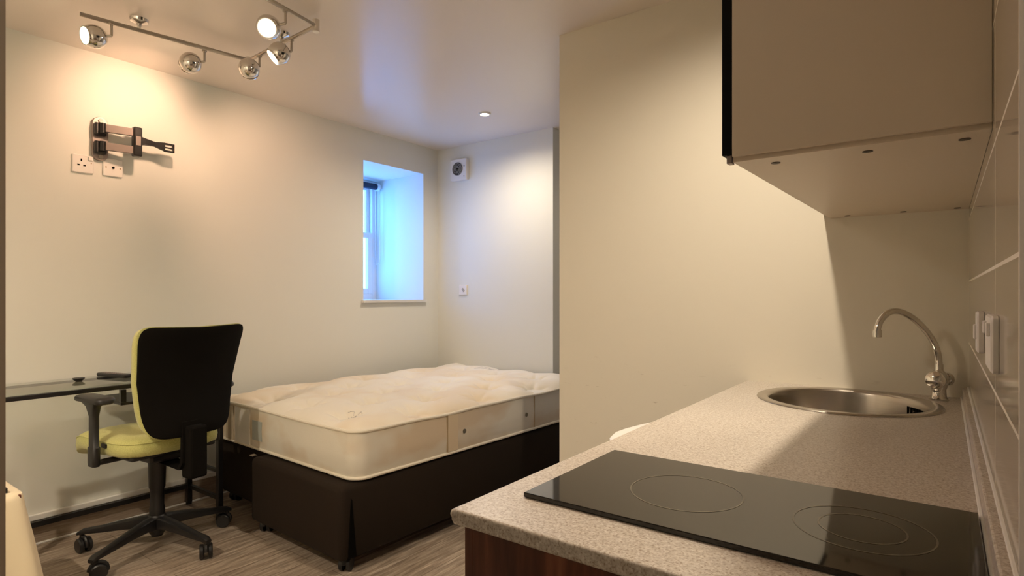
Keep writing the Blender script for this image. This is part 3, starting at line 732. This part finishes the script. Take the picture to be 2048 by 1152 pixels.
# front (near) slab and the edges of the far part
bmesh.ops.create_cube(bm, size=1, matrix=Matrix.Translation(((x0+x1)/2, (y0+ym)/2, T/2)) @ Matrix.Diagonal((x1-x0, ym-y0, T, 1)))
for a, c in (((x0, ym), (x0, y1)), ((x1, ym), (x1, y1))):
    bm.faces.new([bm.verts.new(p) for p in ((*a, 0), (*c, 0), (*c, T), (*a, T))])
wto = obj('worktop_slab', bm, M_TOP, wt)
# rounded laminate nosing on the two exposed edges
bm = bmesh.new()
cyl(bm, (0, 0.0, T-0.008), (0, y1, T-0.008), 0.008, seg=20); cyl(bm, (0, 0.0, 0.008), (0, y1, 0.008), 0.008, seg=20)
bmesh.ops.create_cube(bm, size=1, matrix=Matrix.Translation((0, y1/2, T/2)) @ Matrix.Diagonal((0.016, y1, T-0.016, 1)))
cyl(bm, (0, 0, T-0.005), (x1, 0, T-0.005), 0.005, seg=16); cyl(bm, (0, 0, 0.005), (x1, 0, 0.005), 0.005, seg=16)
bmesh.ops.create_cube(bm, size=1, matrix=Matrix.Translation((x1/2, 0, T/2)) @ Matrix.Diagonal((x1, 0.010, T-0.010, 1)))
bmesh.ops.create_uvsphere(bm, u_segments=16, v_segments=12, radius=0.008, matrix=Matrix.Translation((0, 0, T-0.008)))
obj('edge_nosing', bm, M_TOP, wt, True)
obj('upstand', B((XT-0.008-0.018-WF, XT-0.008-WF, 0, y1-0.002, T, T+0.036), bev=0.003), M_TOP, wt)
bm = bmesh.new(); tube(bm, [(XT-0.008-0.020-WF, 0, T+0.001), (XT-0.008-0.020-WF, y1-0.002, T+0.001)], 0.004, 8)
tube(bm, [(XT-0.008-WF-0.002, 0, T+0.037), (XT-0.008-WF-0.002, y1-0.002, T+0.037)], 0.004, 8); obj('white_sealant', bm, M_WHITE, wt, True)

# sink: outer rim, bowl, overflow
sk = thing('round_sink', 'round stainless steel sink let into the speckled worktop', 'sink', (*SC, ZT))
bm = bmesh.new()
lathe(bm, [(SR, 0.0008), (SR-0.002, 0.004), (SR-0.006, 0.0055), (SR-0.030, 0.0045), (SR-0.034, 0.002), (SR-0.037, -0.004)], seg=96, caps=False); obj('rim', bm, M_STEEL, sk, True, 80)
bm = bmesh.new(); R2 = SR-0.037
lathe(bm, [(R2, -0.004), (R2-0.004, -0.02), (R2-0.010, -0.10), (R2-0.022, -0.145), (R2-0.055, -0.165), (0.045, -0.172), (0.040, -0.176), (0.0005, -0.176)], seg=96, caps=False); bw = obj('bowl', bm, M_STEEL, sk, True, 80)
bm = bmesh.new(); lathe(bm, [(0.0005, -0.170), (0.020, -0.171), (0.036, -0.168), (0.040, -0.172), (0.040, -0.176)], seg=40, caps=False); obj('drain', bm, M_CHROME, sk, True)
bm = bmesh.new()
for k in range(6):
    a = math.radians(24+k*3.6); rr_ = R2-0.0065
    bmesh.ops.create_cube(bm, size=1, matrix=Matrix.Translation((rr_*math.cos(a), rr_*math.sin(a), -0.036)) @ Matrix.Rotation(a, 4, 'Z') @ Matrix.Diagonal((0.003, 0.005, 0.026, 1)))
obj('overflow_slots', bm, M_DARK, sk)
bm = bmesh.new(); a = math.radians(33); cyl(bm, (R2*math.cos(a)-0.012, R2*math.sin(a)-0.008, -0.036), (R2*math.cos(a)-0.004, R2*math.sin(a)-0.004, -0.036), 0.005, seg=12); obj('overflow_screw', bm, M_CHROME, sk)

# tap
tx, ty = 3.655, 2.405
tap = thing('mixer_tap', 'chrome swan neck mixer tap standing at the corner of the round sink', 'tap', (tx, ty, ZT))
bm = bmesh.new(); lathe(bm, [(0.028, 0.001), (0.028, 0.006), (0.022, 0.012), (0.020, 0.035), (0.024, 0.045), (0.027, 0.060), (0.027, 0.078), (0.020, 0.092), (0.013, 0.100), (0.013, 0.120)], seg=32); obj('tap_body', bm, M_CHROME, tap, True)
ud = Vector((-0.79, -0.613, 0))
prof = [(0.0, 0.10), (0.001, 0.135), (0.010, 0.175), (0.032, 0.215), (0.062, 0.250), (0.095, 0.277), (0.128, 0.293), (0.156, 0.295), (0.180, 0.284), (0.197, 0.264), (0.205, 0.244), (0.208, 0.228)]
def catmull(P, n_=6):
    P = [Vector(p) for p in P]; P = [2*P[0]-P[1]]+P+[2*P[-1]-P[-2]]; o_ = []
    for i in range(1, len(P)-2):
        for k in range(n_):
            t = k/n_; o_.append(0.5*((2*P[i])+(P[i+1]-P[i-1])*t+(2*P[i-1]-5*P[i]+4*P[i+1]-P[i+2])*t*t+(3*P[i]-P[i-1]-3*P[i+1]+P[i+2])*t**3))
    o_.append(P[-2]); return o_
sp_ = catmull([(ud.x*k, ud.y*k, z) for k, z in prof])
bm = bmesh.new(); tube(bm, sp_, 0.0105, 16); spt = obj('spout', bm, M_CHROME, tap, True)
e = Vector((ud.x*0.208, ud.y*0.208, 0.228)); bm = bmesh.new(); cyl(bm, e+Vector((0, 0, 0.006)), e+Vector((0, 0, -0.018)), 0.0135, seg=24); obj('aerator', bm, M_CHROME, spt, True)
kd = Vector((0.10, -1.0, 0.05)).normalized()
for sgn in (1,):
    bm = bmesh.new(); F = Matrix.Translation((0, 0, 0.068)) @ frame_to(Vector((-0.18, -0.98, 0.08)))
    lathe(bm, [(0.012, 0.015), (0.014, 0.030), (0.026, 0.034), (0.029, 0.040), (0.028, 0.052), (0.023, 0.056), (0.0005, 0.057)], F, 28, caps=False); obj('front_knob', bm, M_CHROME, tap, True)
bm = bmesh.new(); F = Matrix.Translation((0, 0, 0.068)) @ frame_to(Vector((0.55, 0.82, 0.0)))
lathe(bm, [(0.012, 0.015), (0.014, 0.026), (0.022, 0.030), (0.022, 0.044), (0.0005, 0.046)], F, 28, caps=False); obj('side_knob', bm, M_CHROME, tap, True)

# hob
hb = thing('ceramic_hob', 'black glass electric hob let into the near end of the worktop', 'hob', (3.085, 0.823, ZT))
hw_, hl_ = 3.712-3.085, 0.345
obj('glass_plate', B((0, hw_, 0, hl_, 0.001, 0.009), bev=0.0012), M_HOB, hb)
def ringm(cx_, cy_, r, t=0.0012):
    bm = bmesh.new(); lathe(bm, [(r-t, 0.0091), (r-t, 0.0094), (r+t, 0.0094), (r+t, 0.0091)], Matrix.Translation((cx_, cy_, 0)), 72, caps=False); return obj('cooking_zone', bm, M_RING, hb)
ringm(3.310-3.085, 0.990-0.823, 0.093); ringm(3.572-3.085, 0.990-0.823, 0.090); ringm(3.572-3.085, 0.990-0.823, 0.056)

# base units under the worktop
def base_unit(y0, y1, label, end=False):
    u = thing('base_cabinet', label, 'cabinet', (3.045, y0, 0))
    w = XT-0.012-3.045
    obj('carcass', B((0.0, w, 0, 0.018, 0.0, 0.872), (0.0, w, y1-y0-0.018, y1-y0, 0.0, 0.872), (0.0, w, 0.018, y1-y0-0.018, 0.10, 0.118), (w-0.01, w, 0.018, y1-y0-0.018, 0.118, 0.872), (0.05, 0.066, 0.018, y1-y0-0.018, 0.0, 0.10)), M_WOOD, u)
    d = obj('door', B((-0.0195, -0.0015, 0.002, y1-y0-0.002, 0.125, 0.868), bev=0.001), M_WOOD, u)
    bm = bmesh.new(); yy = y1-y0-0.06; tube(bm, [(-0.019, yy, 0.62), (-0.045, yy, 0.62), (-0.045, yy, 0.78), (-0.019, yy, 0.78)], 0.005, 10); obj('handle', bm, M_CHROME, d, True)
base_unit(0.735, 1.40, 'dark red-brown wooden base cabinet under the black hob')

# white appliance showing past the worktop edge
wm = thing('washing_machine', 'white rounded appliance top edge poking out past the worktop by the partition', 'washing machine', (2.90, 1.42, 0))
def ol(ins):
    P = [(0.62, 0.0), (0.16, 0.0), (0.085, 0.010), (0.035, 0.040), (0.010, 0.085), (0.0, 0.13), (0.003, 0.19), (0.018, 0.27), (0.042, 0.36), (0.075, 0.43), (0.12, 0.475), (0.18, 0.49), (0.62, 0.49)]
    cx_, cy_ = 0.33, 0.245
    return [(x+(cx_-x)*ins*2, y+(cy_-y)*ins*2) for x, y in P]
bm = bmesh.new(); loft(bm, [[(x, y, z) for x, y in ol(i)] for z, i in ((0.0, 0.01), (0.02, 0.0), (0.815, 0.0))]); obj('appliance_body', bm, M_WHITE, wm, True, 30)
bm = bmesh.new(); loft(bm, [[(x, y, z) for x, y in ol(i)] for z, i in ((0.817, 0.0), (0.842, -0.01), (0.850, 0.0), (0.852, 0.02))]); obj('appliance_lid', bm, M_WHITE, wm, True, 50)
bm = bmesh.new(); cyl(bm, (-0.012, 0.23, 0.45), (0.03, 0.23, 0.45), 0.16, 0.15, 36); obj('porthole_door', bm, M_GUN, wm, True)

# wall cupboard
wc = thing('wall_cupboard', 'beige wall cupboard with black front above the sink', 'cupboard', (0, 0, 0))
CX0, CX1, CY0, CY1, CZ0, CZ1 = 3.298, 3.322, 1.316, YP-0.001, 1.540, 2.40
cr = XT-0.0085
bm = bmesh.new(); loft(bm, [[(CX0, CY0, z), (cr, CY0, z), (cr, CY1, z), (CX1, CY1, z)] for z in (CZ0, CZ1)]); obj('cupboard_box', bm, M_CAB, wc)
obj('end_panel', B((CX0, cr, CY0-0.0105, CY0-0.0005, CZ0+0.010, CZ1), bev=0.0015), M_CAB, wc)
bm = bmesh.new(); loft(bm, [[(CX0-0.0225, CY0-0.006, z), (CX0-0.0015, CY0-0.006, z), (CX1-0.0015, CY1, z), (CX1-0.0225, CY1, z)] for z in (CZ0+0.016, CZ1)]); dr_ = obj('black_door', bm, M_DOORBLK, wc)
obj('door_hinge', B((CX0-0.014, CX0-0.003, CY0-0.002, CY0+0.02, CZ0-0.002, CZ0+0.0155), bev=0.001), M_GUN, wc)
for x, y in ((3.372, 1.375), (3.545, 1.375), (3.700, 1.375), (3.385, YP-0.05), (3.555, YP-0.05), (3.705, YP-0.05)):
    bm = bmesh.new(); cyl(bm, (x, y, CZ0-0.0015), (x, y, CZ0), 0.0095, seg=20); obj('fixing_cap', bm, mat('brown_cap', (0.05, 0.035, 0.02), 0.5), wc)

# surface switches on the tiles
XS = XT-0.008
def wall_switch(y, z, w, h, label, dep):
    t = thing('tile_socket', label, 'socket', (XS, y, z))
    bm = bmesh.new(); plate_x(bm, -0.0005, -dep, 0, 0, w, h, 0.008, 0.003); obj('back_box', bm, M_PLASTIC, t)
    return t
s1_ = wall_switch(1.62, 1.170, 0.086, 0.088, 'white switch plate on the tiles, nearer the tap', 0.012)
obj('rocker_switch', B((-0.017, -0.0115, -0.012, 0.012, -0.016, 0.016), bev=0.002), M_PLASTIC, s1_)
s2_ = wall_switch(1.24, 1.172, 0.146, 0.090, 'larger white double socket on the tiles, nearer the hob', 0.010)
for y in (-0.045, 0.045): obj('rocker_switch', B((-0.015, -0.0095, y-0.008, y+0.008, 0.012, 0.034), bev=0.002), M_PLASTIC, s2_)
